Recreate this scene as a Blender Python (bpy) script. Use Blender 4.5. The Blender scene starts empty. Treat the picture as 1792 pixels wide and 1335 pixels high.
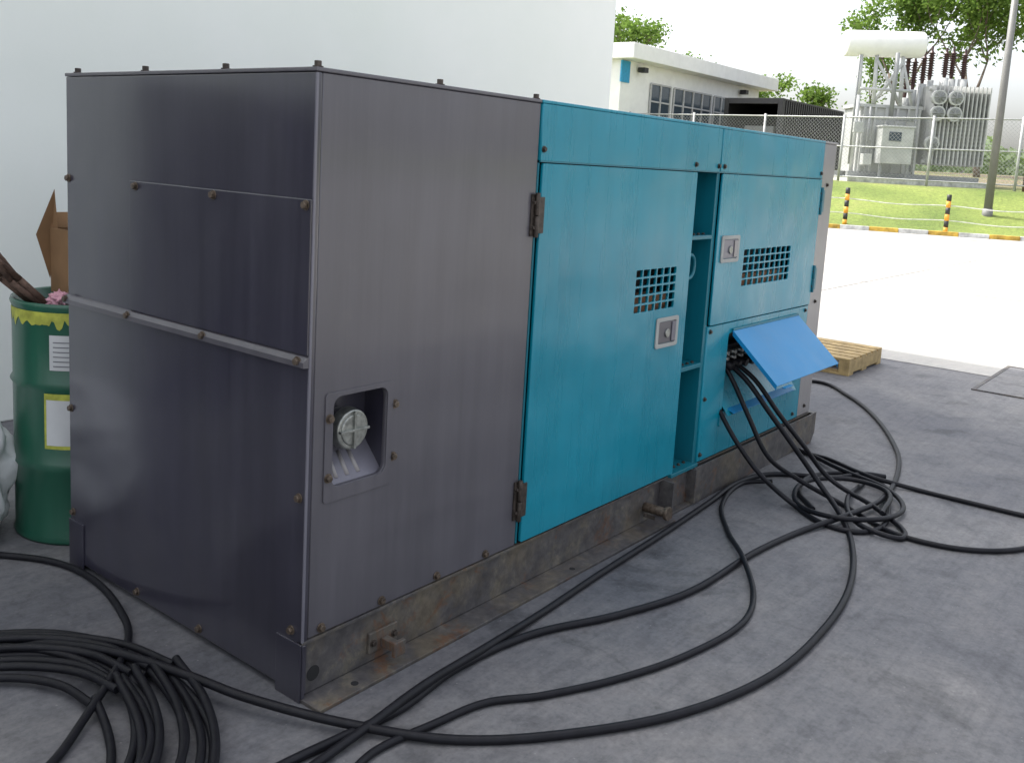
import bpy, math, random, bmesh
from mathutils import Vector, Matrix, noise as mnoise
random.seed(4)
S=bpy.context.scene
COL=S.collection
# ---------------------------------------------------------------- materials
def nt(name):
    m=bpy.data.materials.new(name);m.use_nodes=True
    t=m.node_tree;b=t.nodes['Principled BSDF'];return m,t,b
def pos(t,scale=1.0):
    g=t.nodes.new('ShaderNodeNewGeometry')
    mp=t.nodes.new('ShaderNodeMapping');t.links.new(g.outputs['Position'],mp.inputs[0])
    mp.inputs['Scale'].default_value=(scale,)*3 if not isinstance(scale,tuple) else scale
    return mp.outputs[0]
def noise(t,v,scale,detail=6,rough=.6,dist=0):
    n=t.nodes.new('ShaderNodeTexNoise');n.inputs['Scale'].default_value=scale;n.inputs['Detail'].default_value=min(detail,5)
    n.inputs['Roughness'].default_value=rough;n.inputs['Distortion'].default_value=dist
    t.links.new(v,n.inputs['Vector']);return n.outputs['Fac']
def ramp(t,f,stops):
    r=t.nodes.new('ShaderNodeValToRGB');e=r.color_ramp.elements
    while len(e)<len(stops): e.new(.5)
    for i,(p,c) in enumerate(stops):
        e[i].position=p;e[i].color=(c if len(c)==4 else (*c,1))
    t.links.new(f,r.inputs[0]);return r.outputs[0]
def mix(t,a,b,f,mode='MIX'):
    m=t.nodes.new('ShaderNodeMix');m.data_type='RGBA';m.blend_type=mode
    for s,x in ((0,f),(6,a),(7,b)):
        if hasattr(x,'links') : t.links.new(x,m.inputs[s])
        else: m.inputs[s].default_value=x if s==0 else (*x,1)
    return m.outputs[2]
def bump(t,b,h,strength=.2,dist=.01):
    n=t.nodes.new('ShaderNodeBump');n.inputs['Strength'].default_value=strength;n.inputs['Distance'].default_value=dist
    t.links.new(h,n.inputs['Height']);t.links.new(n.outputs[0],b.inputs['Normal'])
def simple(name,c,rough=.6,metal=0,var=.15,scale=8,spec=.5):
    m,t,b=nt(name);v=pos(t);n=noise(t,v,scale,3)
    lo=tuple(x*(1-var) for x in c);hi=tuple(min(1,x*(1+var)) for x in c)
    t.links.new(ramp(t,n,[(.3,lo),(.7,hi)]),b.inputs['Base Color'])
    b.inputs['Roughness'].default_value=rough;b.inputs['Metallic'].default_value=metal;b.inputs['Specular IOR Level'].default_value=spec
    return m
def paint(name,c,rough=.3,dirt=(.12,.1,.08),wav=.25,c2=None,coat=.3,chips=.5,dirta=.3,coatr=.1,streak=.12):
    m,t,b=nt(name);v=pos(t)
    n1=noise(t,v,1.3,3);n2=noise(t,v,11,5,.7);n3=noise(t,v,60,2)
    c1=ramp(t,n1,[(.3,tuple(x*.88 for x in c)),(.7,tuple(min(1,x*1.10) for x in c))])
    if c2:
        nb=noise(t,v,1.1,3,.5,.4)
        c1=mix(t,c1,c2,ramp(t,nb,[(.42,(0,0,0)),(.60,(1,1,1))]))
    sp=ramp(t,n2,[(.58,(0,0,0)),(.80,(dirta,)*3)])
    col=mix(t,c1,dirt,sp)
    # rain streaks running down the sheet metal
    vs_=pos(t,(9,9,.55));ns=noise(t,vs_,1.6,5,.7)
    col=mix(t,col,ramp(t,ns,[(.30,(1-streak,)*3),(.5,(1,1,1)),(.72,(1+streak,)*3)]),1.0,'MULTIPLY')
    v3=pos(t,(1,1,.25));n5=noise(t,v3,38,4,.8)
    col=mix(t,col,tuple(min(1,x*1.5+.03) for x in c),ramp(t,n5,[(.72,(0,0,0)),(.76,(chips,)*3)]))
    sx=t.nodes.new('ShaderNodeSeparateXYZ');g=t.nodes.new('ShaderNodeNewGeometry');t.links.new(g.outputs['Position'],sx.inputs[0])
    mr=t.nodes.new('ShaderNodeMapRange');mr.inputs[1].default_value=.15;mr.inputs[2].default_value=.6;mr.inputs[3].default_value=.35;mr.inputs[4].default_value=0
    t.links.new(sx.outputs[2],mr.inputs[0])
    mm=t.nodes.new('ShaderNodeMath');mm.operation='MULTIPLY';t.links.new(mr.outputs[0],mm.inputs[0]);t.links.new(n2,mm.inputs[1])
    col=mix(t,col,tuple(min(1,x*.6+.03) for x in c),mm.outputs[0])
    t.links.new(col,b.inputs['Base Color'])
    rr=t.nodes.new('ShaderNodeMapRange');rr.inputs[3].default_value=rough-.06;rr.inputs[4].default_value=rough+.14;t.links.new(ns,rr.inputs[0]);t.links.new(rr.outputs[0],b.inputs['Roughness'])
    w=noise(t,v,2.0,2,.4)
    ad=t.nodes.new('ShaderNodeMath');ad.operation='MULTIPLY_ADD';ad.inputs[1].default_value=.004;t.links.new(n3,ad.inputs[0]);t.links.new(w,ad.inputs[2])
    bump(t,b,ad.outputs[0],wav,.08)
    b.inputs['Coat Weight'].default_value=coat;b.inputs['Coat Roughness'].default_value=coatr
    return m
M={}
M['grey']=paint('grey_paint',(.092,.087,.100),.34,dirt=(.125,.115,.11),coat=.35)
M['greyshade']=paint('grey_paint_shaded',(.038,.036,.050),.30,dirt=(.065,.06,.068),c2=(.028,.026,.044),coat=1.0,wav=.15,coatr=.14,streak=.2)  # same grey darkened: the end's shade and dark reflections put into its colour
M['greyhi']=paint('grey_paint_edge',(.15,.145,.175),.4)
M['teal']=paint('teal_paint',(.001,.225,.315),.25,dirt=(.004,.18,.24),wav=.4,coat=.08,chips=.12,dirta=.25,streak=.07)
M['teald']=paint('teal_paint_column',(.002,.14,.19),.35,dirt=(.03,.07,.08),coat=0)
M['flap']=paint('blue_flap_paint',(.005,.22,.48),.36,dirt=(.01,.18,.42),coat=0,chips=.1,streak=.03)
M['lgrey']=paint('light_grey_lit_paint',(.25,.235,.235),.4)  # pale latch grey; on the far end its paleness paints in bounced light
M['dark']=simple('dark_interior',(.012,.012,.013),.8)
M['blackm']=simple('black_metal',(.02,.02,.022),.5)
M['refl_dark']=simple('added_shutter_dark',(.022,.022,.06),.6)  # dark surface of the added, unseen shutter
M['joint']=simple('joint_filler',(.12,.115,.11),.9)
M['bolt']=simple('bolt_steel',(.13,.10,.075),.45,.5,.5,60)
M['boltd']=simple('dark_bolt',(.06,.048,.04),.5,.4,.5,60)
M['steel']=simple('zinc_steel',(.30,.31,.29),.36,.75,.3,50)
M['rustin']=simple('rusty_engine',(.20,.09,.04),.8,0,.5,20)
M['rubber']=simple('cable_rubber',(.008,.008,.011),.5,0,.3,30,.25)
M['green']=paint('drum_green',(.006,.085,.048),.35,dirt=(.12,.17,.15))
M['card']=simple('cardboard',(.23,.13,.06),.9,0,.12,6)
M['stick']=simple('bark_stick',(.12,.075,.055),.9,0,.4,40)
M['pink']=simple('pink_plastic',(.55,.28,.34),.4)
M['bag']=simple('white_sack',(.76,.77,.77),.7,0,.1,12)
M['white']=simple('white_paint',(.82,.82,.80),.6,0,.05,2)
M['label']=simple('label_paper',(.55,.56,.56),.6,0,.05)
M['yel']=simple('yellow_label',(.40,.42,.06),.6,0,.3,20)
M['ink']=simple('label_print',(.15,.15,.17),.7)
M['wood']=simple('pallet_wood',(.36,.26,.12),.8,0,.3,10)
M['win']=simple('window_glass',(.05,.07,.09),.12)
M['frame']=simple('window_frame',(.45,.45,.45),.5)
M['blue']=simple('blue_trim',(.02,.28,.5),.5)
M['galv']=simple('galvanised',(.36,.37,.36),.5,.2,.15,5)
M['tgrey']=simple('transformer_grey',(.46,.47,.46),.5,0,.15,1.5)
M['tfin']=simple('radiator_grey',(.24,.25,.25),.5,0,.1,3)
M['pole']=simple('lamp_pole_grey',(.16,.16,.15),.5,0,.1,3)
M['bush']=simple('brown_porcelain',(.045,.015,.012),.25)
M['blk']=simple('bollard_black',(.02,.02,.02),.5)
M['org']=simple('bollard_orange',(.70,.32,.03),.5)
M['conc_l']=simple('kerb_white',(.52,.52,.50),.8,0,.35,4)
M['kyel']=simple('kerb_yellow',(.50,.32,.05),.7,0,.45,4)
M['red']=simple('red_paint',(.6,.08,.05),.7)
M['bark']=simple('tree_bark',(.14,.11,.085),.9,0,.3,8)
def leafmat(name,a,b_):
    m,t,b=nt(name);o=t.nodes.new('ShaderNodeNewGeometry')
    d=t.nodes.new('ShaderNodeBsdfDiffuse')
    t.links.new(ramp(t,o.outputs['Random Per Island'],[(0,a),(1,b_)]),d.inputs[0])
    tr=t.nodes.new('ShaderNodeBsdfTranslucent');tr.inputs[0].default_value=(.20,.32,.06,1)
    ms=t.nodes.new('ShaderNodeMixShader');ms.inputs[0].default_value=.4
    out=t.nodes['Material Output'];t.links.new(d.outputs[0],ms.inputs[1]);t.links.new(tr.outputs[0],ms.inputs[2]);t.links.new(ms.outputs[0],out.inputs[0])
    t.nodes.remove(b)
    return m
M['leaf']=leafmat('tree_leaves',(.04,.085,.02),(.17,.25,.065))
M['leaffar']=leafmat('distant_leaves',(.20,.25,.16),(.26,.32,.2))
def conc(name,lo,hi,stain=.55,k=1.0):
    m,t,b=nt(name);v=pos(t)
    n1=noise(t,v,.45,3,.6,.3);n2=noise(t,v,2.6,5,.72,.5);n3=noise(t,v,55,3,.65);nm=noise(t,v,12,5,.75,.2)
    base=ramp(t,n1,[(.36,lo),(.62,hi)])
    c=mix(t,base,ramp(t,n2,[(.28,(.60,.60,.62)),(.46,(1,1,1)),(.62,(1.12,1.10,1.07)),(.76,(1.38,1.34,1.28))]),k,'MULTIPLY')
    c=mix(t,c,ramp(t,nm,[(.28,(.70,.70,.71)),(.5,(1,1,1)),(.72,(1.20,1.19,1.16))]),k,'MULTIPLY')
    c=mix(t,c,ramp(t,n3,[(.28,(.80,.80,.80)),(.5,(1,1,1)),(.75,(1.13,1.13,1.13))]),k,'MULTIPLY')
    # fine broom / tyre streaks, slightly oblique
    g=t.nodes.new('ShaderNodeNewGeometry');mp=t.nodes.new('ShaderNodeMapping');t.links.new(g.outputs['Position'],mp.inputs[0])
    mp.inputs['Rotation'].default_value=(0,0,math.radians(12));mp.inputs['Scale'].default_value=(.8,16,1)
    n4=noise(t,mp.outputs[0],2.2,4,.7)
    c=mix(t,c,ramp(t,n4,[(.30,(.86,.86,.87)),(.5,(1,1,1)),(.70,(1.10,1.10,1.09))]),k,'MULTIPLY')
    v2=pos(t,(2.2,2.2,1));n5=noise(t,v2,.8,5,.7,.6)
    c=mix(t,c,ramp(t,n5,[(.57,(1,1,1)),(.68,(stain,stain,stain))]),1.0,'MULTIPLY')
    vo=t.nodes.new('ShaderNodeTexVoronoi');vo.inputs['Scale'].default_value=22;t.links.new(v,vo.inputs['Vector'])
    c=mix(t,c,(hi[0]*1.8,hi[1]*1.8,hi[2]*1.7),ramp(t,vo.outputs['Distance'],[(.04,(.5,.5,.5)),(.08,(0,0,0))]))
    t.links.new(c,b.inputs['Base Color']);b.inputs['Roughness'].default_value=.66
    bump(t,b,nm,.3,.01)
    return m
M['conc']=conc('concrete_shaded',(.088,.090,.104),(.158,.156,.160),.6)  # darker copy for the shaded yard, part of the shade is in this colour
M['lit_conc']=conc('concrete_sunlit',(.33,.318,.295),(.38,.368,.345),.92,.35)  # paler copy of the yard concrete, sunlit brightness put into its colour
def grass():
    m,t,b=nt('grass');v=pos(t);n=noise(t,v,.35,4);n2=noise(t,v,9,5,.8)
    c=ramp(t,n,[(.3,(.12,.18,.03)),(.6,(.23,.29,.06)),(.8,(.30,.30,.10))])
    c=mix(t,c,ramp(t,n2,[(.3,(.45,.45,.45)),(.7,(1.25,1.25,1.25))]),1.0,'MULTIPLY')
    g=t.nodes.new('ShaderNodeNewGeometry');sx=t.nodes.new('ShaderNodeSeparateXYZ');t.links.new(g.outputs['Position'],sx.inputs[0])
    mr=t.nodes.new('ShaderNodeMapRange');mr.inputs[1].default_value=1.55;mr.inputs[2].default_value=1.85;t.links.new(sx.outputs[2],mr.inputs[0])
    n3=noise(t,v,.25,5);e=ramp(t,n3,[(.4,(.20,.15,.095)),(.62,(.13,.15,.05))])
    c=mix(t,c,e,mr.outputs[0])
    t.links.new(c,b.inputs['Base Color']);b.inputs['Roughness'].default_value=.9;bump(t,b,n2,.8,.1);return m
M['grass']=grass()
def wallm():
    m,t,b=nt('white_plaster');v=pos(t);n=noise(t,v,.8,5);n2=noise(t,v,40,4)
    t.links.new(ramp(t,n,[(.3,(.84,.875,.81)),(.7,(.89,.91,.86))]),b.inputs['Base Color']);b.inputs['Roughness'].default_value=.7
    bump(t,b,n2,.12,.005);return m
M['wall']=wallm()
def skid():
    m,t,b=nt('skid_worn_steel');v=pos(t);n=noise(t,v,9,5,.75,.3);n2=noise(t,v,30,5,.6);n3=noise(t,v,5,5,.8,.5);n4=noise(t,v,3,4,.7,.2)
    c=ramp(t,n,[(.35,(.056,.052,.055)),(.55,(.088,.082,.080)),(.66,(.14,.125,.10))])
    c=mix(t,c,(.15,.12,.075),ramp(t,n4,[(.48,(0,0,0)),(.66,(.55,.55,.55))]))
    c=mix(t,c,(.13,.06,.028),ramp(t,n3,[(.57,(0,0,0)),(.66,(.75,.75,.75))]))
    c=mix(t,c,ramp(t,n2,[(.3,(.7,.7,.7)),(.7,(1.2,1.2,1.2))]),1.0,'MULTIPLY')
    t.links.new(c,b.inputs['Base Color']);b.inputs['Roughness'].default_value=.55;bump(t,b,n2,.3,.004);return m
M['skid']=skid()
# ---------------------------------------------------------------- helpers
def empty(name):
    o=bpy.data.objects.new(name,None);COL.objects.link(o);return o
def link(o,mat=None,parent=None):
    COL.objects.link(o)
    if mat: o.data.materials.append(M[mat])
    if parent: o.parent=parent
    return o
def mesh(name,vs,fs,mat,parent=None,smooth=False):
    me=bpy.data.meshes.new(name);me.from_pydata([tuple(v) for v in vs],[],fs);me.update()
    o=bpy.data.objects.new(name,me)
    if smooth:
        for p in me.polygons:p.use_smooth=True
    return link(o,mat,parent)
BF=[(0,1,3,2),(4,6,7,5),(0,4,5,1),(2,3,7,6),(0,2,6,4),(1,5,7,3)]
def bev(o,w,seg=2):
    if w>0:
        b=o.modifiers.new('b','BEVEL');b.width=w;b.segments=seg;b.limit_method='ANGLE'
    return o
def boxes(name,lst,mat,parent=None,bw=.002):
    vs=[];fs=[]
    for (x0,x1,y0,y1,z0,z1) in lst:
        k=len(vs)
        vs+=[(x,y,z) for x in(x0,x1) for y in(y0,y1) for z in(z0,z1)]
        fs+=[tuple(k+i for i in f) for f in BF]
    return bev(mesh(name,vs,fs,mat,parent),bw)
def obox(name,c,ax,ay,az,mat,parent=None,bw=.002):
    c=Vector(c);ax=Vector(ax);ay=Vector(ay);az=Vector(az)
    vs=[c+ax*i+ay*j+az*k for i in(-1,1) for j in(-1,1) for k in(-1,1)]
    return bev(mesh(name,vs,BF,mat,parent),bw)
def cylv(p0,p1,r0,r1,seg,k,cap=True,ph=0):
    p0=Vector(p0);p1=Vector(p1);d=(p1-p0).normalized()
    a=d.orthogonal().normalized();b=d.cross(a)
    vs=[];fs=[]
    for p,r in((p0,r0),(p1,r1)):
        for i in range(seg):
            t=2*math.pi*i/seg+ph;vs.append(p+(a*math.cos(t)+b*math.sin(t))*r)
    for i in range(seg):
        j=(i+1)%seg;fs.append((k+i,k+j,k+seg+j,k+seg+i))
    if cap:
        fs.append(tuple(k+i for i in reversed(range(seg))));fs.append(tuple(k+seg+i for i in range(seg)))
    return vs,fs
def cyls(name,lst,mat,parent=None,seg=20,bw=0,smooth=True):
    vs=[];fs=[]
    for it in lst:
        p0,p1,r0=it[:3];r1=it[3] if len(it)>3 else r0
        v,f=cylv(p0,p1,r0,r1,seg,len(vs));vs+=v;fs+=f
    o=mesh(name,vs,fs,mat,parent)
    if smooth:
        for p in o.data.polygons:
            if len(p.vertices)==4:p.use_smooth=True
    return bev(o,bw)
def lathe(name,prof,c,mat,parent=None,seg=40):
    vs=[];fs=[];n=len(prof)
    for r,z in prof:
        for i in range(seg):
            t=2*math.pi*i/seg
            vs.append((c[0]+r*math.cos(t),c[1]+r*math.sin(t),c[2]+z))
    for k in range(n-1):
        for i in range(seg):
            j=(i+1)%seg;fs.append((k*seg+i,k*seg+j,(k+1)*seg+j,(k+1)*seg+i))
    return mesh(name,vs,fs,mat,parent,True)
def bolts(name,pts,axis,mat='bolt',parent=None,r=.011,h=.010):
    L=[];W=[]
    for p in pts:
        p=Vector(p);a=Vector(axis)
        W.append((p,p+a*.003,r*1.35));L.append((p+a*.003,p+a*(h+.003),r))
    o=cyls(name,W,mat,parent,16)
    o2=cyls(name+'_heads',L,mat,parent,6,.0015,False)
    return o
def rrect(x0,x1,z0,z1,r,n=5):
    P=[]
    for cx,cz,a0 in((x1-r,z1-r,0),(x0+r,z1-r,90),(x0+r,z0+r,180),(x1-r,z0+r,270)):
        for i in range(n+1):
            a=math.radians(a0+90*i/n);P.append((cx+r*math.cos(a),cz+r*math.sin(a)))
    return P
def plate(name,outer,holes,y0,y1,mat,parent=None,bw=.0015):
    cu=bpy.data.curves.new(name,'CURVE');cu.dimensions='2D';cu.fill_mode='BOTH';cu.extrude=abs(y1-y0)/2
    for P in [outer]+holes:
        s=cu.splines.new('POLY');s.points.add(len(P)-1);s.use_cyclic_u=True
        for i,(a,b) in enumerate(P): s.points[i].co=(a,b,0,1)
    o=bpy.data.objects.new(name,cu);COL.objects.link(o)
    me=bpy.data.meshes.new_from_object(o.evaluated_get(bpy.context.evaluated_depsgraph_get()))
    bpy.data.objects.remove(o)
    me.transform(Matrix.Translation((0,(y0+y1)/2,0))@Matrix.Rotation(math.pi/2,4,'X'))
    o=bpy.data.objects.new(name,me);me.materials.clear()
    bm=bmesh.new();bm.from_mesh(me);bmesh.ops.remove_doubles(bm,verts=bm.verts,dist=1e-5);bm.to_mesh(me);bm.free()
    return bev(link(o,mat,parent),bw,1)
def tube(name,pts,r,mat,parent=None,z=None,res=10):
    cu=bpy.data.curves.new(name,'CURVE');cu.dimensions='3D';cu.bevel_depth=r;cu.bevel_resolution=4;cu.resolution_u=res;cu.use_fill_caps=True
    s=cu.splines.new('BEZIER')
    P=[Vector(p if len(p)==3 else (p[0],p[1],r+.001)) for p in pts]
    s.bezier_points.add(len(P)-1)
    for i,p in enumerate(P):
        b=s.bezier_points[i];b.co=p
        a=P[max(0,i-1)];c=P[min(len(P)-1,i+1)]
        tg=(c-a).normalized()
        l0=(p-P[i-1]).length/3 if i>0 else .01;l1=(P[i+1]-p).length/3 if i<len(P)-1 else .01
        b.handle_left=p-tg*l0;b.handle_right=p+tg*l1
    o=bpy.data.objects.new(name,cu);COL.objects.link(o)
    me=bpy.data.meshes.new_from_object(o.evaluated_get(bpy.context.evaluated_depsgraph_get()))
    bpy.data.objects.remove(o);bpy.data.curves.remove(cu)
    o=bpy.data.objects.new(name,me);me.materials.clear()
    for p in me.polygons:p.use_smooth=True
    return link(o,mat,parent)
# ---------------------------------------------------------------- ground
P0=Vector((31.07,9.25,0));dv=Vector((.414,-.910,0)).normalized();nv=Vector((.910,.414,0)).normalized()
def su(s,u,z=0): return P0+nv*s+dv*u+Vector((0,0,z))
def hgt(s,u=0):
    pts=[(0.0,.10),(.6,.16),(6.5,1.6),(12,1.72),(30,2.5),(60,3.0),(5000,3.2)]
    for (a,b),(c,d) in zip(pts,pts[1:]):
        if s<=c:
            h=b+(d-b)*(s-a)/(c-a);break
    return h+(0 if s<.5 or s>200 else .10*mnoise.noise(Vector((s*.12,u*.12,0)))*min(1,s/6))
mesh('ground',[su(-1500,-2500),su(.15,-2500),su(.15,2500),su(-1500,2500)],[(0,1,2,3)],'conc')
mesh('concrete_sunlit',[(7.36,-60,.004),(17,-60,.004)]+[tuple(su(.1,60,.004)),tuple(su(.1,-60,.004)),(7.36,60,.004)],[(0,1,2,3,4)],'lit_conc')  # same concrete as the yard, sunlight painted in by the paler colour
mesh('bounce_apron',[(-60,-60,.004),(7.35,-60,.004),(7.35,-3.4,.004),(-60,-3.4,.004)],[(0,1,2,3)],'lit_conc')  # pale sheet added behind the camera to bounce sunlight onto wall and generator
ss=[.15,.5,1,2,3,4,5,6,6.6,7.5,9,11,13,16,20,25,30,38,46,55,65,80,110,160,300,800,3000]
uu=[-2500,-600,-200,-100]+[x for x in range(-60,62,3)]+[100,200,600,2500]
vs=[su(s,u,hgt(s,u)) for s in ss for u in uu];n=len(uu)
mesh('grass_terrain',vs,[(i*n+j,i*n+j+1,(i+1)*n+j+1,(i+1)*n+j) for i in range(len(ss)-1) for j in range(n-1)],'grass',None,True)
kb=empty('striped_kerb')
for nm,mt,off in(('white_blocks','conc_l',0),('yellow_blocks','kyel',1)):
    vs=[];fs=[]
    for i in range(-30,40):
        if i%2==off:
            k=len(vs);a=i*.95;b=a+.94
            for s in(0,.16):
                for u in(a,b):
                    for z in(0,.15): vs.append(su(s-.02,u,z))
            fs+=[tuple(k+q for q in f) for f in BF]
    bev(mesh(nm,vs,fs,mt,kb),.015)
bp=[]
for i in range(-4,6):
    c=Vector((31.62,9.3,0))+Vector((1.03,-3.07,0))*i
    b=empty('bollard');s=(c-P0).dot(nv);z0=hgt(max(0,s))-.05
    bp.append((c,z0))
    H=1.32;nb=6
    cyls('black_bands',[(c+Vector((0,0,z0+H*k/nb)),c+Vector((0,0,z0+H*(k+1)/nb)),.075) for k in range(1,nb,2)],'blk',b,16)
    cyls('orange_bands',[(c+Vector((0,0,z0+H*k/nb)),c+Vector((0,0,z0+H*(k+1)/nb)),.075) for k in range(0,nb,2)],'org',b,16)
rp=empty('rope_barrier')
for k,h in enumerate((.45,.95)):
    pts=[]
    for (a,za),(b_,zb_) in zip(bp,bp[1:]):
        pts.append(a+Vector((0,0,za+h)));pts.append((a+b_)/2+Vector((0,0,(za+zb_)/2+h-.07)))
    tube('rope_%d'%k,pts,.014,'conc_l',rp,res=4)
rl=empty('road_marking')
for nm,mt,off in(('white_dashes','conc_l',0),('red_dashes','red',1)):
    vs=[];fs=[]
    for i in range(-30,40):
        if i%2==off:
            k=len(vs);a=i*.5
            vs+=[su(-2.1,a,.009),su(-1.95,a,.009),su(-1.95,a+.48,.009),su(-2.1,a+.48,.009)];fs.append((k,k+1,k+2,k+3))
    mesh(nm,vs,fs,mt,rl)
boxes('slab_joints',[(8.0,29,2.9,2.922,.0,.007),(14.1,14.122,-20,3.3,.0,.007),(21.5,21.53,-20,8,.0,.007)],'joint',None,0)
dc=empty('drain_cover')
boxes('frame',[(6.62,8.05,-.41,-.38,0,.010),(6.62,8.05,-1.05,-1.02,0,.010),(6.62,6.65,-1.02,-.41,0,.010),(8.02,8.05,-1.02,-.41,0,.010)],'skid',dc,0)
boxes('slab',[(6.65,8.02,-1.02,-.41,0,.006)],'conc',dc,0)
# ---------------------------------------------------------------- white building (long wall)
wb=empty('white_building')
boxes('walls',[(-40,6.75,3.4,18,0,11)],'wall',wb,.01)
boxes('roof_slab',[(-40.1,6.8,3.3,18.1,11.0,11.25)],'white',wb,.01)
boxes('end_door',[(6.75,6.8,9,11,0,2.4)],'frame',wb,.01)
boxes('added_dark_shutter',[(-4.6,-1.55,3.35+.012*(i%2),3.4,.1*i,.1*i+.1) for i in range(19)],'refl_dark',wb,.004)  # unseen shutter added so the glossy end panel reflects something dark
boxes('added_shutter_frame',[(-1.55,-1.45,3.32,3.4,0,2.0),(-4.7,-4.6,3.32,3.4,0,2.0),(-4.6,-1.55,3.32,3.4,1.9,2.0)],'refl_dark',wb,.004)
# ---------------------------------------------------------------- generator
G=empty('diesel_generator')
L=4.017;W=1.375;H=1.85
boxes('core',[(.15,4.0,.14,1.36,.1,1.83)],'dark',G,0)
boxes('end_panel',[(0,.02,.0,W,.022,1.84)],'greyshade',G,.004)
boxes('back_panel',[(.02,4.0,1.365,1.375,.15,1.84)],'grey',G,.002)
boxes('far_panel',[(4.0,4.017,.02,W-.01,.2,1.84)],'lgrey',G,.002)
plate('side_panel_grey',[(.021,.195),(1.018,.195),(1.018,1.84),(.021,1.84)],[rrect(.092,.312,.645,.922,.03)],.001,.02,'grey',G,.003)
boxes('roof_grey',[(-.003,1.02,-.003,W+.003,1.841,1.853)],'grey',G,.003)
boxes('roof_teal',[(1.022,3.80,-.006,W+.003,1.841,1.853)],'teal',G,.003)
boxes('roof_end',[(3.802,4.02,-.003,W+.003,1.841,1.853)],'lgrey',G,.003)
boxes('access_panel',[(-.006,0.0,.004,.94,1.054,1.495)],'greyshade',G,.003)
boxes('corner_edge',[(-.002,.006,-.002,.004,.19,1.838)],'greyhi',G,.001)
mesh('end_angle',[(x,y,z) for y in(0,W) for x,z in((0,1.053),(-.008,1.050),(-.022,1.038),(-.022,1.022),(0,1.020))],[(0,5,6,1),(1,6,7,2),(2,7,8,3),(3,8,9,4),(0,1,2,3,4),(9,8,7,6,5)],'grey',G)
bolts('end_bolts',[(-.006,.90,1.478),(-.006,.46,1.478),(-.006,.025,1.478),(-.018,1.355,1.038),(-.018,.93,1.038),(-.018,.49,1.038),(-.018,.03,1.038),
 (0,1.36,1.48),(0,1.36,.62),(0,1.35,.215),(0,.90,.045),(0,.52,.045),(0,.05,.215),(0,.03,.63)],(-1,0,0),'bolt',G)
bolts('roof_bolts',[(.012,1.31,1.853),(.012,.87,1.853),(.012,.43,1.853),(.012,.012,1.853),(.5,.012,1.853),(1.0,.012,1.853)],(0,0,1),'boltd',G,.011,.014)
bolts('side_bolts',[(.07,0,.215),(.32,0,.215),(.58,0,.215),(.84,0,.215)],(0,-1,0),'bolt',G)
plate('filler_frame',rrect(.062,.336,.603,.937,.012),[rrect(.092,.312,.645,.922,.03)],-.004,.001,'grey',G,.0015)
boxes('filler_pocket',[(.085,.32,.105,.11,.62,.93),(.082,.088,.02,.105,.62,.93),(.316,.322,.02,.105,.62,.93),(.085,.32,.02,.105,.926,.932)],'greyshade',G,0)
mesh('filler_slope',[(.088,.001,.625),(.316,.001,.625),(.316,.104,.74),(.088,.104,.74)],[(0,1,2,3)],'greyhi',G)
cyls('filler_neck',[((.195,.104,.80),(.195,.06,.80),.055),],'grey',G,28,.003)
cyls('filler_cap',[((.195,.06,.80),(.195,.022,.80),.066,.062)],'steel',G,32,.005)
cyls('filler_cap_rim',[((.195,.023,.80),(.195,.018,.80),.050,.046)],'steel',G,32,.002)
boxes('filler_cap_ribs',[(.137,.253,.010,.022,.796,.804),(.191,.199,.0105,.022,.742,.858)],'steel',G,.001)
cyls('slope_embossing',[((.14,.035,.655),(.15,.085,.72),.010,.006),((.185,.035,.655),(.19,.085,.72),.010,.006),((.23,.035,.655),(.23,.085,.72),.010,.006)],'lgrey',G,12)
bolts('filler_bolts',[(.077,-.003,.86),(.345,0,.86),(.345,0,.69),(.077,-.003,.68)],(0,-1,0),'bolt',G)
plate('top_band_a',[(1.023,1.640),(2.456,1.640),(2.456,1.84),(1.023,1.84)],[],-.006,.014,'teal',G,.003)
plate('top_band_b',[(2.463,1.640),(3.798,1.640),(3.798,1.84),(2.463,1.84)],[],-.006,.014,'teal',G,.003)
boxes('band_lip',[(1.023,3.798,-.008,.0,1.634,1.640)],'teald',G,0)
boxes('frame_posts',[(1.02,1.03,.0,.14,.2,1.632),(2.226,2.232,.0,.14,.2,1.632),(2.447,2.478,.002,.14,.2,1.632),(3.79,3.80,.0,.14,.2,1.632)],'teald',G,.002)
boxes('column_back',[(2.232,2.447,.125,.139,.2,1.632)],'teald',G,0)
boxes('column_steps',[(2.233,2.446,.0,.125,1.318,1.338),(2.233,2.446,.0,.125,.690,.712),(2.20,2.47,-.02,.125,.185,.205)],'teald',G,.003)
bolts('column_bolts',[(2.26+.05*i,.03,z) for i in range(4) for z in(1.338,.712,.205)],(0,0,1),'boltd',G,.007,.006)
tube('lifting_ring',[(2.30+.045*math.cos(a),.03,1.19+.055*math.sin(a)) for a in [i*math.pi/6 for i in range(13)]],.009,'teald',G)
def vent(x0,x1,z0,z1,nx,nz,gap=.008):
    hs=[];w=(x1-x0-gap*(nx-1))/nx;h=(z1-z0-gap*(nz-1))/nz
    for i in range(nx):
        for j in range(nz):
            a=x0+i*(w+gap);b=z0+j*(h+gap);hs.append(rrect(a,a+w,b,b+h,.005,2))
    return hs
plate('door_left',rrect(1.036,2.222,.205,1.630,.006,2),vent(1.745,2.095,1.02,1.205,6,5),-.012,.0,'teal',G,.0025)
plate('door_right',rrect(2.484,3.786,.893,1.630,.006,2),vent(2.80,3.41,1.068,1.255,9,5),-.012,.0,'teal',G,.0025)
boxes('vent_backing',[(1.74,2.10,.03,.085,1.0,1.085),(2.79,3.42,.03,.085,1.05,1.12)],'rustin',G,0)
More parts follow.
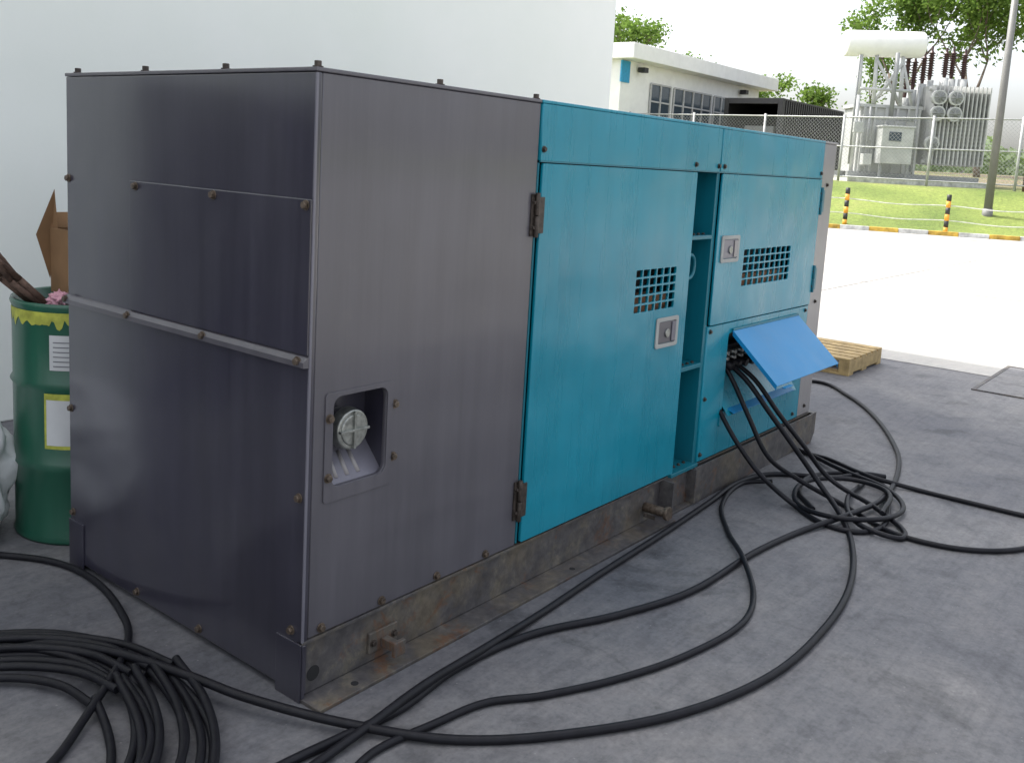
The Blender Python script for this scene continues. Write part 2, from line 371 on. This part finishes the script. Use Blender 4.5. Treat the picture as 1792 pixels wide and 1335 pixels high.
boxes('vent_dark',[(1.6,2.2,.128,.135,.9,1.35),(2.6,3.6,.128,.135,.95,1.35)],'dark',G,0)
plate('lower_panel',[(2.480,.20),(3.786,.20),(3.786,.886),(2.480,.886)],[rrect(2.72,3.64,.40,.83,.02)],-.006,.012,'teal',G,.002)
plate('end_strip',[(3.802,.195),(4.0,.195),(4.0,1.84),(3.802,1.84)],[],.0,.02,'lgrey',G,.003)  # pale base colour carries the light on the far end
boxes('opening_liner',[(2.71,3.65,.13,.138,.36,.84)],'blackm',G,0)
obox('cable_chute',(3.18,.035,.50),(.455,0,0),(0,.075,.10),(0,.002,-.001),'teal',G,.001)
obox('chute_lip',(3.16,-.03,.425),(.40,0,0),(0,.028,.012),(0,.001,-.003),'flap',G,.001)
plate('chute_frame',rrect(2.69,3.70,.345,.42,.01),[],-.012,-.006,'teal',G,.002)
boxes('terminal_block',[(2.76,3.58,.07,.128,.62,.74)],'blackm',G,.004)
cyls('terminal_studs',[((2.80+.085*i,.075,.68+.03*(j)),(2.80+.085*i,.02,.68+.03*j),.012) for i in range(9) for j in(0,1)],'steel',G,10)
cyls('terminal_caps',[((2.80+.085*i,.06,.66),(2.80+.085*i,-.01,.645),.022) for i in range(5)],'rubber',G,12)
a=Vector((0,-.012,.842));b=Vector((0,-.275,.600));mid=(a+b)/2;h=(b-a)/2;nrm=Vector((0,-h.z,h.y)).normalized()*-.003
obox('terminal_flap',(3.185,mid.y,mid.z),(.437,0,0),h,nrm,'flap',G,.0015)
for x in(2.7495,3.6205):
    obox('flap_side_lip',(x,mid.y-.0,mid.z-.013),(.0015,0,0),h*.98,(0,0,.010),'flap',G,0)
tube('flap_hinge',[(2.75,-.012,.846),(3.62,-.012,.846)],.007,'teald',G)
boxes('flap_tab',[(2.80,2.90,-.30,-.28,.585,.59)],'flap',G,.001)
for nm,x0,x1,z0,z1 in(('latch_left',1.945,2.145,.842,.98),('latch_right',2.525,2.725,1.20,1.333)):
    plate(nm,rrect(x0,x1,z0,z1,.012),[rrect(x0+.022,x1-.022,z0+.018,z1-.018,.008)],-.019,-.012,'galv',G,.002)
    boxes(nm+'_paddle',[(x0+.024,x1-.024,-.0165,-.012,z0+.02,z1-.02)],'grey' if nm=='latch_left' else 'greyhi',G,.002)
    cx=(x0+x1)/2;cz=(z0+z1)/2
    cyls(nm+'_key',[((cx,-.016,cz-.005),(cx,-.023,cz-.005),.020)],'steel',G,20,.002)
    boxes(nm+'_handle',[(x1-.062,x1-.028,-.022,-.0165,z0+.025,z1-.025)],'greyhi' if nm=='latch_left' else 'lgrey',G,.002)
for i,(x,z0,z1,mt) in enumerate(((1.012,1.37,1.52,'boltd'),(1.012,.30,.45,'boltd'),(3.80,1.43,1.58,'teald'),(3.80,.97,1.12,'teald'))):
    boxes('hinge_%d'%i,[(x-.022,x-.003,-.006,0.0,z0,z1),(x+.003,x+.04,-.017,-.0,z0+.01,z1-.01)],mt,G,.001)
    cyls('hinge_pin_%d'%i,[((x,-.014,z0-.005),(x,-.014,(z0+z1)/2-.004),.009),((x,-.014,(z0+z1)/2),(x,-.014,z1+.005),.009)],mt,G,14,.001)
    bolts('hinge_bolt_%d'%i,[(x-.013,-.006,z0+.03),(x-.013,-.006,z1-.03)],(0,-1,0),'boltd',G,.007,.006)
bolts('band_bolts',[(1.04,-.006,1.68),(2.21,-.006,1.665),(2.44,-.006,1.665),(2.50,-.006,1.665),(3.77,-.006,1.665)],(0,-1,0),'boltd',G,.009,.008)
bolts('panel_bolts',[(2.505,-.006,.86),(2.505,-.006,.52),(2.505,-.006,.235),(3.74,-.006,.86),(3.70,-.006,.235),(3.9,0,.25),(3.9,0,.9),(3.9,0,1.6)],(0,-1,0),'boltd',G,.009,.008)
boxes('skid_web',[(.0,4.0,.012,.024,.012,.19)],'skid',G,.001)
boxes('skid_top_flange',[(.0,4.0,-.002,.012,.182,.192)],'skid',G,.001)
boxes('skid_bottom_flange',[(.0,2.15,-.086,.012,.0,.012),(2.15,4.0,-.03,.012,.0,.012)],'skid',G,.002)
boxes('skid_end_posts',[(-.006,.0,0,.115,.0,.185),(-.006,0,1.27,1.376,0,.185),(.0,.012,-.004,.012,.012,.182)],'greyshade',G,.002)
boxes('skid_rear',[(.0,4.0,1.35,1.37,0,.15),(.3,.4,.1,1.3,.0,.1),(3.6,3.7,.1,1.3,0,.1)],'skid',G,.001)
boxes('fork_pocket',[(2.15,2.162,-.062,.012,.012,.185),(2.41,2.422,-.045,.012,.012,.185),(2.162,2.41,.005,.011,.012,.185)],'skid',G,.001)
mesh('skid_toe',[(4.0,-.03,.0),(4.0,.02,0),(4.0,.02,.19),(4.0,-.03,.19),(4.05,-.03,.06),(4.05,.02,.06),(4.05,.02,.19),(4.05,-.03,.19)],[(0,1,5,4),(0,4,7,3),(1,2,6,5),(4,5,6,7),(3,7,6,2)],'skid',G)
boxes('skid_face_far',[(2.43,4.0,-.03,-.022,.012,.188)],'skid',G,.001)
cyls('sling_pin',[((2.02,.012,.085),(2.02,-.10,.085),.022),((2.02,-.10,.085),(2.02,-.118,.085),.032)],'bolt',G,16,.002)
obox('sling_pin_handle',(1.96,-.05,.07),(.045,0,-.02),(0,.006,0),(.003,0,.008),'boltd',G,.001)
boxes('tie_lug',[(.275,.40,.0,.012,.045,.115),(.325,.355,-.07,.0,.055,.085),(.315,.365,-.075,-.06,.045,.095)],'skid',G,.003)
bolts('lug_bolts',[(.29,0,.08),(.385,0,.08)],(0,-1,0),'boltd',G,.009,.008)
cyls('drain_holes',[((.055,.013,.07),(.055,.0105,.07),.024),((.17,-.05,.011),(.17,-.05,.0132),.012),((1.35,-.05,.011),(1.35,-.05,.0132),.012)],'dark',G,20)
# ---------------------------------------------------------------- cables
CB=empty('power_cables')
r=.0125
tube('cable_a',[(2.74,.05,.47),(2.70,-.015,.41),(2.68,-.124,.288),(2.70,-.252,.151),(2.76,-.40,.03),(2.64,-.61),(2.66,-.77),(2.83,-.83),(3.18,-.75),(3.48,-.62),(3.5,-.42),(3.3,-.3),(3.0,-.35),(2.8,-.5)],r,'rubber',CB)
tube('cable_b',[(2.80,.05,.66),(2.79,-.03,.56),(2.78,-.13,.406),(2.82,-.24,.211),(2.95,-.367,.09),(2.99,-.57),(2.78,-.88),(2.78,-1.11),(2.89,-1.29),(3.07,-1.41),(3.4,-1.5)],r,'rubber',CB)
tube('cable_c',[(2.84,.05,.66),(2.83,-.08,.58),(2.85,-.204,.44),(2.9,-.32,.289),(2.95,-.454,.115),(2.82,-.63),(2.43,-.82),(2.0,-.95),(1.59,-1.0),(1.15,-.99),(.75,-.88),(.42,-.69),(.17,-.47),(-.01,-.20,.03),(-.14,.07,.05),(-.20,.28,.06),(-.28,.55,.06),(-.38,.78,.04),(-.47,.91),(-.7,1.1)],.0135,'rubber',CB)
tube('cable_c2',[(2.90,.05,.66),(2.90,-.09,.58),(2.94,-.22,.42),(3.0,-.34,.27),(3.1,-.47,.09),(3.0,-.75,.03),(2.75,-.95),(2.72,-.75,.03),(3.0,-.6,.04),(3.4,-.55)],r,'rubber',CB)
tube('cable_d',[(5.2,1.0),(5.74,.60),(5.49,.26),(4.95,-.13),(4.19,-.5),(3.66,-.65),(3.15,-.72,.03),(2.77,-.67,.035),(2.45,-.57),(2.05,-.52),(1.51,-.5),(1.14,-.4),(.8,-.26),(.45,-.22),(.17,-.25),(-.04,-.23),(-.22,-.21),(-.5,-.2),(-.9,-.35)],.0135,'rubber',CB)
tube('cable_e',[(3.62,-.60),(3.53,-.52,.03),(3.38,-.40),(3.16,-.13),(2.87,-.06),(2.51,-.09),(1.95,-.13),(1.38,-.16),(.96,-.19),(.60,-.22,.03),(.28,-.24,.04),(.04,-.26,.03),(-.18,-.27),(-.45,-.3),(-.9,-.5)],.0135,'rubber',CB)
tube('cable_f',[(3.0,-.2,.03),(2.90,-.08),(2.51,-.15),(2.20,-.33),(1.94,-.52,.03),(1.67,-.69),(1.41,-.76),(1.06,-.72),(.77,-.63),(.52,-.51),(.37,-.41),(.18,-.37),(-.01,-.34),(-.12,-.36),(-.4,-.45),(-.9,-.6)],.0115,'rubber',CB)
tube('cable_g',[(3.9,.15),(3.72,-.09),(3.70,-.25),(3.48,-.55,.04),(3.53,-.78),(3.53,-1.07),(3.54,-1.33),(3.6,-1.8)],r,'rubber',CB)
tube('cable_h',[(3.72,-.12),(3.5,-.4,.03),(3.35,-.7,.03),(3.05,-.85,.03),(2.7,-.72,.05),(2.75,-.45,.03),(3.05,-.35,.05),(3.3,-.5,.05),(3.25,-.72,.05),(2.9,-.8,.05)],r,'rubber',CB)
tube('cable_left',[(-.4,1.9),(-.17,1.60),(-.05,1.38),(-.03,1.12),(-.10,.81),(-.19,.63,.03),(-.32,.47,.05),(-.48,.34,.03),(-.63,.23),(-.9,.1)],r,'rubber',CB)
CC=empty('cable_coil')
cx,cy=-.85,.40
for k in range(12):
    R_=.44+.020*k+random.uniform(-.010,.010);ox=random.uniform(-.035,.035);oy=random.uniform(-.05,.05);zz=.014+.012*(k%3)+.004*random.random()
    n_=20;ph=random.uniform(0,6)
    ring=[(cx+ox+(R_+.012*math.sin(3*t*2*math.pi/n_+ph))*math.cos(t*2*math.pi/n_),cy+oy+(R_*1.08+.014*math.cos(2*t*2*math.pi/n_+ph))*math.sin(t*2*math.pi/n_),zz+.006*math.sin(t*.9+ph)+.008) for t in range(n_+1)]
    ring[-1]=(ring[0][0]+.015,ring[0][1]+.01,ring[0][2]+.01)
    tube('coil_turn_%d'%k,ring,.0125,'rubber',CC)
# ---------------------------------------------------------------- drum & clutter
D=empty('oil_drum');dc_=(.27,1.74,0);R_=.288
prof=[(0,.02),(R_-.02,.02),(R_,.0),(R_+.006,.012),(R_,.03),(R_,.30),(R_+.010,.318),(R_,.336),(R_,.63),(R_+.010,.648),(R_,.666),(R_,.95),(R_+.007,.968),(R_+.002,.982),(R_-.012,.978),(R_-.016,.90),(0,.90)]
lathe('shell',prof,dc_,'green',D,56)
def patch(name,a0,a1,z0,z1,off,mat):
    vs=[];n=12
    for i in range(n+1):
        t=math.radians(a0+(a1-a0)*i/n)
        for z in(z0,z1):vs.append((dc_[0]+(R_+off)*math.cos(t),dc_[1]+(R_+off)*math.sin(t),z))
    return mesh(name,vs,[(2*i,2*i+2,2*i+3,2*i+1) for i in range(n)],mat,D,True)
patch('upper_label',-147,-112,.72,.86,.002,'label')
patch('yellow_label',-152,-112,.40,.625,.002,'yel');patch('label_field',-150,-114,.415,.60,.0035,'label')
for k in range(6): patch('print_%d'%k,-144,-118+3*(k%2),.735+.019*k,.739+.019*k,.0035,'ink')
vs=[];fs=[];n_=40
for i in range(n_+1):
    t=math.radians(-205+80*i/n_);lo=.90-.05*mnoise.noise(Vector((i*.35,0,0)))-.02*mnoise.noise(Vector((i*1.3,3,0)))
    for z in(lo,.948): vs.append((dc_[0]+(R_+.0012)*math.cos(t),dc_[1]+(R_+.0012)*math.sin(t),z))
mesh('paint_smear',vs,[(2*i,2*i+2,2*i+3,2*i+1) for i in range(n_)],'yel',D,True)
Bx=empty('cardboard_box')
x0,x1,y0,y1,z0,z1=.19,.52,1.60,1.90,.985,1.25
boxes('walls',[(x0,x0+.006,y0,y1,z0,z1),(x1-.006,x1,y0,y1,z0,z1),(x0+.006,x1-.006,y0,y0+.006,z0,z1),(x0+.006,x1-.006,y1-.006,y1,z0,z1),(x0,x1,y0,y1,z0-.005,z0)],'card',Bx,0)
mesh('flaps',[(x0-.003,y1,z0+.05),(x0-.05,y1+.02,z1-.03),(x0+.03,y1+.02,z1+.16),(x0+.01,y1-.05,z1-.02),(x0,y1,z1),(x1,y1,z1),(x1,y1+.04,z1+.06),(x0+.05,y1+.05,z1+.06)],[(0,1,2,3),(4,5,6,7)],'card',Bx)
cyls('paper_cup',[((.165,1.62,.985),(.165,1.62,1.08),.022,.03)],'label',Bx,16)
SB=empty('stick_bundle')
L_=[]
for i in range(11):
    a=Vector((.12+random.uniform(-.03,.03),1.82+random.uniform(-.05,.05),.93));b=a+Vector((-.24+random.uniform(-.03,.02),random.uniform(-.02,.08),.30+random.uniform(-.05,.06)))
    m_=(a+b)/2+Vector((random.uniform(-.02,.02),0,random.uniform(-.02,.02)))
    rr=random.uniform(.010,.02);L_+=[(a,m_,rr,rr*.9),(m_,b,rr*.9,rr*.5)]
cyls('sticks',L_,'stick',SB,8)
def blob(name,c,s,mat,parent=None,amp=.15,fr=3,sub=4):
    bm=bmesh.new();bmesh.ops.create_icosphere(bm,subdivisions=sub,radius=1)
    for v in bm.verts:
        nn=mnoise.fractal(v.co*fr+Vector(c),1,2,4);v.co*=1+amp*nn
        v.co=Vector((v.co.x*s[0]+c[0],v.co.y*s[1]+c[1],max(.003,v.co.z*s[2]+c[2])))
    me=bpy.data.meshes.new(name);bm.to_mesh(me);bm.free()
    for p in me.polygons:p.use_smooth=True
    return link(bpy.data.objects.new(name,me),mat,parent)
blob('plastic_bag',(.12,1.68,.975),(.04,.05,.035),'pink',None,.5,4)
blob('white_sack',(-.26,1.92,.25),(.28,.24,.36),'bag',None,.18,2.4,5)
Pl=empty('wooden_pallet')
boxes('top_boards',[(6.25+.15*i,6.25+.15*i+.115,.5,1.7,.125,.147) for i in range(6)],'wood',Pl,.003)
boxes('stringers',[(6.25,7.115,y,y+.09,.02,.125) for y in(.5,1.05,1.61)],'wood',Pl,.003)
boxes('bottom_boards',[(6.25,6.37,.5,1.7,0,.02),(6.6,6.72,.5,1.7,0,.02),(7.0,7.115,.5,1.7,0,.02)],'wood',Pl,.002)
# ---------------------------------------------------------------- fence
FE=empty('chainlink_fence')
fx=40.0;posts=[23.5,19.9,16.27,12.64,8.95,5.65,2.3,-1.2]
cyls('posts',[((fx,y,1.2),(fx,y,4.5),.055) for y in posts],'galv',FE,10)
cyls('rails',[((fx,-1.2,z),(fx,23.5,z),.03) for z in(4.40,3.15,1.85)],'galv',FE,8)
vs=[];fs=[];sp=.16;z0,z1=1.8,4.4;hh=z1-z0
y=-1.2-hh
while y<23.5:
    for sg in(1,-1):
        ya,yb=(y,y+hh) if sg==1 else (y+hh,y)
        k=len(vs);w=.007
        vs+=[(fx+.02,ya-w,z0),(fx+.02,ya+w,z0),(fx+.02,yb+w,z1),(fx+.02,yb-w,z1)];fs.append((k,k+1,k+2,k+3))
    y+=sp
mesh('wire_mesh',vs,fs,'galv',FE)
# ---------------------------------------------------------------- small white building
SBd=empty('white_control_house')
boxes('walls',[(39.2,55.6,23.7,30,1.2,7.0)],'white',SBd,.02)
boxes('roof_slab',[(38.8,56.4,22.8,30.6,7.0,7.75)],'white',SBd,.03)
boxes('blue_trim',[(39.1,39.9,23.62,23.7,5.9,6.95)],'blue',SBd,0)
wl=[(42.1,44.2),(44.6,49.0),(49.4,52.2)]
boxes('windows',[(a,b,23.66,23.7,3.4,6.1) for a,b in wl],'win',SBd,0)
fr=[]
for a,b in wl:
    n_=max(2,round((b-a)/1.05))
    for i in range(n_+1):
        x=a+(b-a)*i/n_;fr.append((x-.05,x+.05,23.6,23.66,3.4,6.1))
    for z in(3.4,4.3,5.2,6.1): fr.append((a,b,23.61,23.655,z-.04,z+.04))
boxes('window_frames',fr,'frame',SBd,0)
boxes('flood_lights',[(40.6,41.0,23.2,23.6,6.5,6.75),(52.6,53.0,23.2,23.6,6.5,6.75)],'blackm',SBd,.02)
# ---------------------------------------------------------------- open container
CT=empty('shipping_container')
x0,x1,y0,y1,z0,z1=46.4,55.6,18.2,21.5,1.7,5.75
boxes('frame',[(x0,x0+.2,y0,y0+.25,z0,z1),(x0,x0+.2,y1-.25,y1,z0,z1),(x0,x0+.2,y0+.25,y1-.25,z1-.3,z1),(x0+.2,x1,y0,y1,z1-.1,z1-.01),(x0+.2,x1,y1-.08,y1,z0,z1-.1),(x1-.1,x1,y0,y1,z0,z1-.1)],'blackm',CT,.01)
boxes('corrugated_side',[(x0+.2+.3*i,x0+.35+.3*i,y0,y0+.08,z0,z1-.1) for i in range(30)]+[(x0+.2,x1-.1,y0+.08,y0+.1,z0,z1-.1)],'blackm',CT,0)
boxes('machine_inside',[(x0+1,x1-.5,y0+.8,y1-.8,z0,z1-1.4)],'tfin',CT,.05)
# ---------------------------------------------------------------- transformer
T=empty('power_transformer')
er=Vector((.6177,-.7864,0));eb=Vector((.7864,.6177,0));TO=Vector((43.6,10.7,1.62))
def tp(u,b,z): return TO+er*u+eb*b+Vector((0,0,z))
def tbox(name,lst,mat,bw=.02):
    vs=[];fs=[]
    for(u0,u1,b0,b1,z0,z1) in lst:
        k=len(vs);vs+=[tp(u,b,z) for u in(u0,u1) for b in(b0,b1) for z in(z0,z1)];fs+=[tuple(k+i for i in f) for f in BF]
    return bev(mesh(name,vs,fs,mat,T),bw)
def tcyl(name,lst,mat,seg=16,bw=0):
    return cyls(name,[(tp(*a),tp(*b))+tuple(r_) for a,b,*r_ in lst],mat,T,seg,bw)
tbox('plinth',[(-3.2,3.3,-1.2,3,-.6,.25)],'conc_l')
tbox('tank',[(-2.4,.3,.3,2.4,.5,3.4),(-2.5,.4,.2,2.5,3.4,3.55),(-2.4,.3,.25,.3,1.9,2.0),(-2.4,.3,.25,.3,2.9,3.0)],'tgrey')
tbox('tank_ribs',[(-2.3+.5*i,-2.2+.5*i,.16,.3,.5,3.4) for i in range(6)],'tgrey',0)
tbox('skid_rails',[(-2.8,3.2,0,.3,.25,.5),(-2.8,3.2,2,2.3,.25,.5)],'tfin')
tcyl('conservator',[((-3.35,.6,6.2),(.2,.6,6.3),.58)],'white',32,.08)
tcyl('conservator_frame',[((-2.6,.2,3.55),(-2.6,.4,5.7),.09),((-1.9,.2,3.55),(-1.9,.4,5.7),.09),((-.7,.2,3.55),(-.7,.4,5.7),.09),((-2.6,.2,.5),(-2.6,.2,3.9),.09),
 ((-1.9,.2,3.6),(-.7,.3,5.5),.07),((-.7,.2,3.6),(-1.9,.3,5.5),.07),((-.1,.3,3.5),(-.7,.3,5.4),.07),((-2.6,.2,4.2),(-.2,.2,4.2),.07)],'tgrey',10)
tcyl('pipes',[((-1.2,-.2,3.0),(-1.2,-.2,5.8),.10),((-1.5,-.3,2.9),(-.2,-.3,2.9),.08),((-2.9,-.3,.8),(-2.9,-.3,5.6),.05),((-.1,-.3,.6),(-.1,-.3,4.4),.06),((-2.1,-.1,.6),(-2.1,-.1,3.4),.05)],'tfin',10)
tbox('control_cabinet',[(-1.75,-.35,-.9,-.2,.9,2.5),(-1.8,-.3,-.95,-.15,2.5,2.58)],'tgrey')
tbox('cabinet_window',[(-1.45,-.9,-.93,-.9,1.9,2.3)],'win',0)
tbox('cabinet_stand',[(-1.7,-1.6,-.8,-.7,.1,.9),(-.5,-.4,-.8,-.7,.1,.9)],'tfin',0)
tbox('small_box',[(-2.35,-1.95,-.5,-.1,.8,1.3),(-2.9,-2.5,-.5,-.2,2.2,2.7)],'tgrey')
tbox('radiator_fins',[(.62+.19*i,.67+.19*i,-.3,2.0,1.0,4.5) for i in range(14)],'tgrey',0)
tcyl('radiator_headers',[((.5,.1,4.35),(3.3,.1,4.35),.09),((.5,.1,1.1),(3.3,.1,1.1),.09),((.5,1.6,4.35),(3.3,1.6,4.35),.09)],'tgrey',10)
fans=[(.75,3.95),(1.5,3.95),(.75,3.25),(1.5,3.25),(.65,1.9)]
for i,(u,z) in enumerate(fans):
    tcyl('fan_shroud_%d'%i,[((u,-.55,z),(u,-.32,z),.33)],'tgrey',24)
    tcyl('fan_dark_%d'%i,[((u,-.565,z),(u,-.555,z),.26)],'tfin',24)
    for k in range(4):
        a_=k*math.pi/4
        tcyl('fan_blade_%d_%d'%(i,k),[((u-.25*math.cos(a_),-.59,z-.25*math.sin(a_)),(u+.25*math.cos(a_),-.59,z+.25*math.sin(a_)),.02)],'tfin',6)
for i,(u,b,z0,hh_) in enumerate([(-.25,.9,3.9,2.3),(.15,1.1,4.3,1.6),(.6,1.2,4.6,1.5),(1.0,1.4,4.8,1.6),(1.5,1.0,4.9,1.4),(1.95,1.3,4.9,1.5),(2.4,1.1,4.9,1.4)]):
    prof=[(.06,0)]
    n_=10
    for k in range(n_):
        z=hh_*(.15+.7*k/n_);prof+=[(.09,z),(.17,z+.02),(.09,z+.07)]
    prof+=[(.05,hh_*.88),(.05,hh_)]
    c=tp(u,b,z0);lathe('bushing_%d'%i,prof,c,'bush',T,16)
    tcyl('bushing_turret_%d'%i,[((u,b,3.4),(u,b,z0+.05),.2)],'tgrey',14)
# ---------------------------------------------------------------- poles
LP=empty('street_lamp')
cyls('pole',[((35.8,5.65,.5),(35.8,5.65,9.5),.15,.11),((35.8,5.65,.5),(35.8,5.65,.95),.18)],'pole',LP,16)
tube('arm',[(35.8,5.65,9.4),(35.3,5.5,10.1),(34.2,5.1,10.4)],.06,'pole',LP)
obox('lantern',(33.8,5.0,10.42),(.45,.15,0),(-.08,.22,0),(0,0,.09),'tfin',LP,.03)
UP=empty('utility_pole')
cyls('pole',[((41.3,5.5,1.4),(41.3,5.5,12),.12,.10)],'stick',UP,12)
cyls('crossarm',[((41.0,4.3,11),(41.6,6.7,11),.07)],'stick',UP,8)
UP2=empty('utility_pole')
cyls('pole',[((46,4.85,1.4),(46,4.85,13),.2,.16)],'bark',UP2,12)
cyls('insulators',[((46,4.85-.3,6.4+.25*i),(46,4.85-.3,6.5+.25*i),.16,.08) for i in range(8)],'bush',UP2,12)
# ---------------------------------------------------------------- trees
def tree(x,y,z,h,rad,nleaf=5000,ls=.22,seed=0,keepf=.75):
    rnd=random.Random(seed);T_=empty('leafy_tree')
    br=[];tips=[]
    def grow(p,d,l,r,lev):
        q=p
        for k in range(3):
            d=(d+Vector((rnd.uniform(-.2,.2),rnd.uniform(-.2,.2),rnd.uniform(-.05,.15)))).normalized()
            q2=q+d*l/3;br.append((q,q2,r*(1-.2*k),r*(1-.2*(k+1))));q=q2
            if lev>1: tips.append(q)
        if lev<4:
            for i in range(rnd.choice((2,3,3))):
                a=rnd.uniform(0,6.28);sp_=rnd.uniform(.5,1.0)
                nd=(d+Vector((math.cos(a)*sp_,math.sin(a)*sp_,rnd.uniform(-.15,.35)))).normalized()
                grow(q,nd,l*rnd.uniform(.6,.8),r*.55,lev+1)
        else: tips.append(q)
    grow(Vector((x,y,z-.3)),Vector((0,0,1)),h*.34,h*.015,0)
    cyls('trunk_and_limbs',br,'bark',T_,6)
    vs=[];fs=[]
    keep=[t for t in tips if rnd.random()<keepf]
    for i in range(nleaf):
        c=rnd.choice(keep)+Vector((rnd.gauss(0,1),rnd.gauss(0,1),rnd.gauss(0,.8)))*rad
        a=Vector((rnd.uniform(-1,1),rnd.uniform(-1,1),rnd.uniform(-1,1))).normalized()*ls*rnd.uniform(.5,1.1)
        b=a.orthogonal().normalized();b.rotate(Matrix.Rotation(rnd.uniform(0,6.28),3,a.normalized()));b*=ls*.45
        k=len(vs);vs+=[c-a,c+b,c+a,c-b];fs.append((k,k+1,k+2,k+3))
    mesh('foliage',vs,fs,'leaf',T_)
tree(60,15.5,2.5,13.2,.45,5000,.19,1,.55)
tree(58,11.0,2.5,13.4,.45,5000,.19,2,.55)
tree(66,8.5,2.5,12,.45,3500,.19,12,.5)
tree(72,22.5,2.5,9,.4,2000,.2,3,.5)
tree(56,34.5,2.2,11.8,.4,2400,.2,5,.5)
tree(66,36,2.2,10.2,.4,1800,.2,6,.5)
tree(74,31.5,2.2,8.4,.4,1800,.2,7,.55)
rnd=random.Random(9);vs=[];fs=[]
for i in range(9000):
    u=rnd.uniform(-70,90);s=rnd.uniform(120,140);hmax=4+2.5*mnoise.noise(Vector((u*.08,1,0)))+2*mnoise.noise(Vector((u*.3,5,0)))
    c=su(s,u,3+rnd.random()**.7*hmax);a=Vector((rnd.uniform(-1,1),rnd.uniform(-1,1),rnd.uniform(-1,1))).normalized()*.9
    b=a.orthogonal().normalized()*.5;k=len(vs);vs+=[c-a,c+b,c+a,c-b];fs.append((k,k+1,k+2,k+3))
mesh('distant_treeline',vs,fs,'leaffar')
# ---------------------------------------------------------------- light
el=math.radians(58);az=Vector((.155,-.988,0)).normalized()
sd=bpy.data.lights.new('sun','SUN');sd.energy=5;sd.angle=math.radians(.5);sd.color=(1,.96,.9)
so=bpy.data.objects.new('sun',sd);COL.objects.link(so)
so.rotation_euler=(az*math.cos(el)+Vector((0,0,-math.sin(el)))).to_track_quat('-Z','Y').to_euler()
w=bpy.data.worlds.new('World');S.world=w;w.use_nodes=True;t=w.node_tree
sk=t.nodes.new('ShaderNodeTexSky');sk.sky_type='NISHITA';sk.sun_disc=False;sk.sun_elevation=el;sk.sun_rotation=math.radians(-9)
sk.dust_density=5;sk.air_density=1.0;sk.ozone_density=1
hs=t.nodes.new('ShaderNodeHueSaturation');hs.inputs['Saturation'].default_value=.35;hs.inputs['Value'].default_value=2.8
t.links.new(sk.outputs[0],hs.inputs['Color']);t.links.new(hs.outputs[0],t.nodes['Background'].inputs[0]);t.nodes['Background'].inputs[1].default_value=.15
# ---------------------------------------------------------------- camera
Fv=Vector((.77809983,.61120544,-.1448743));Rv=Vector((.62322893,-.77998768,.05661192));Uv=Vector((.07839865,.13433958,.9878292))
cd=bpy.data.cameras.new('camera');co=bpy.data.objects.new('camera',cd);COL.objects.link(co)
mt=Matrix((Rv,Uv,-Fv)).transposed().to_4x4();mt.translation=Vector((-1.7090,-2.0368,1.6271));co.matrix_world=mt
cd.sensor_width=36;cd.lens=1649.41/1792*36;cd.shift_x=.005;cd.shift_y=-.079;cd.clip_start=.05;cd.clip_end=6000
S.camera=co
S.view_settings.view_transform='Standard';S.view_settings.look='None';S.view_settings.exposure=0
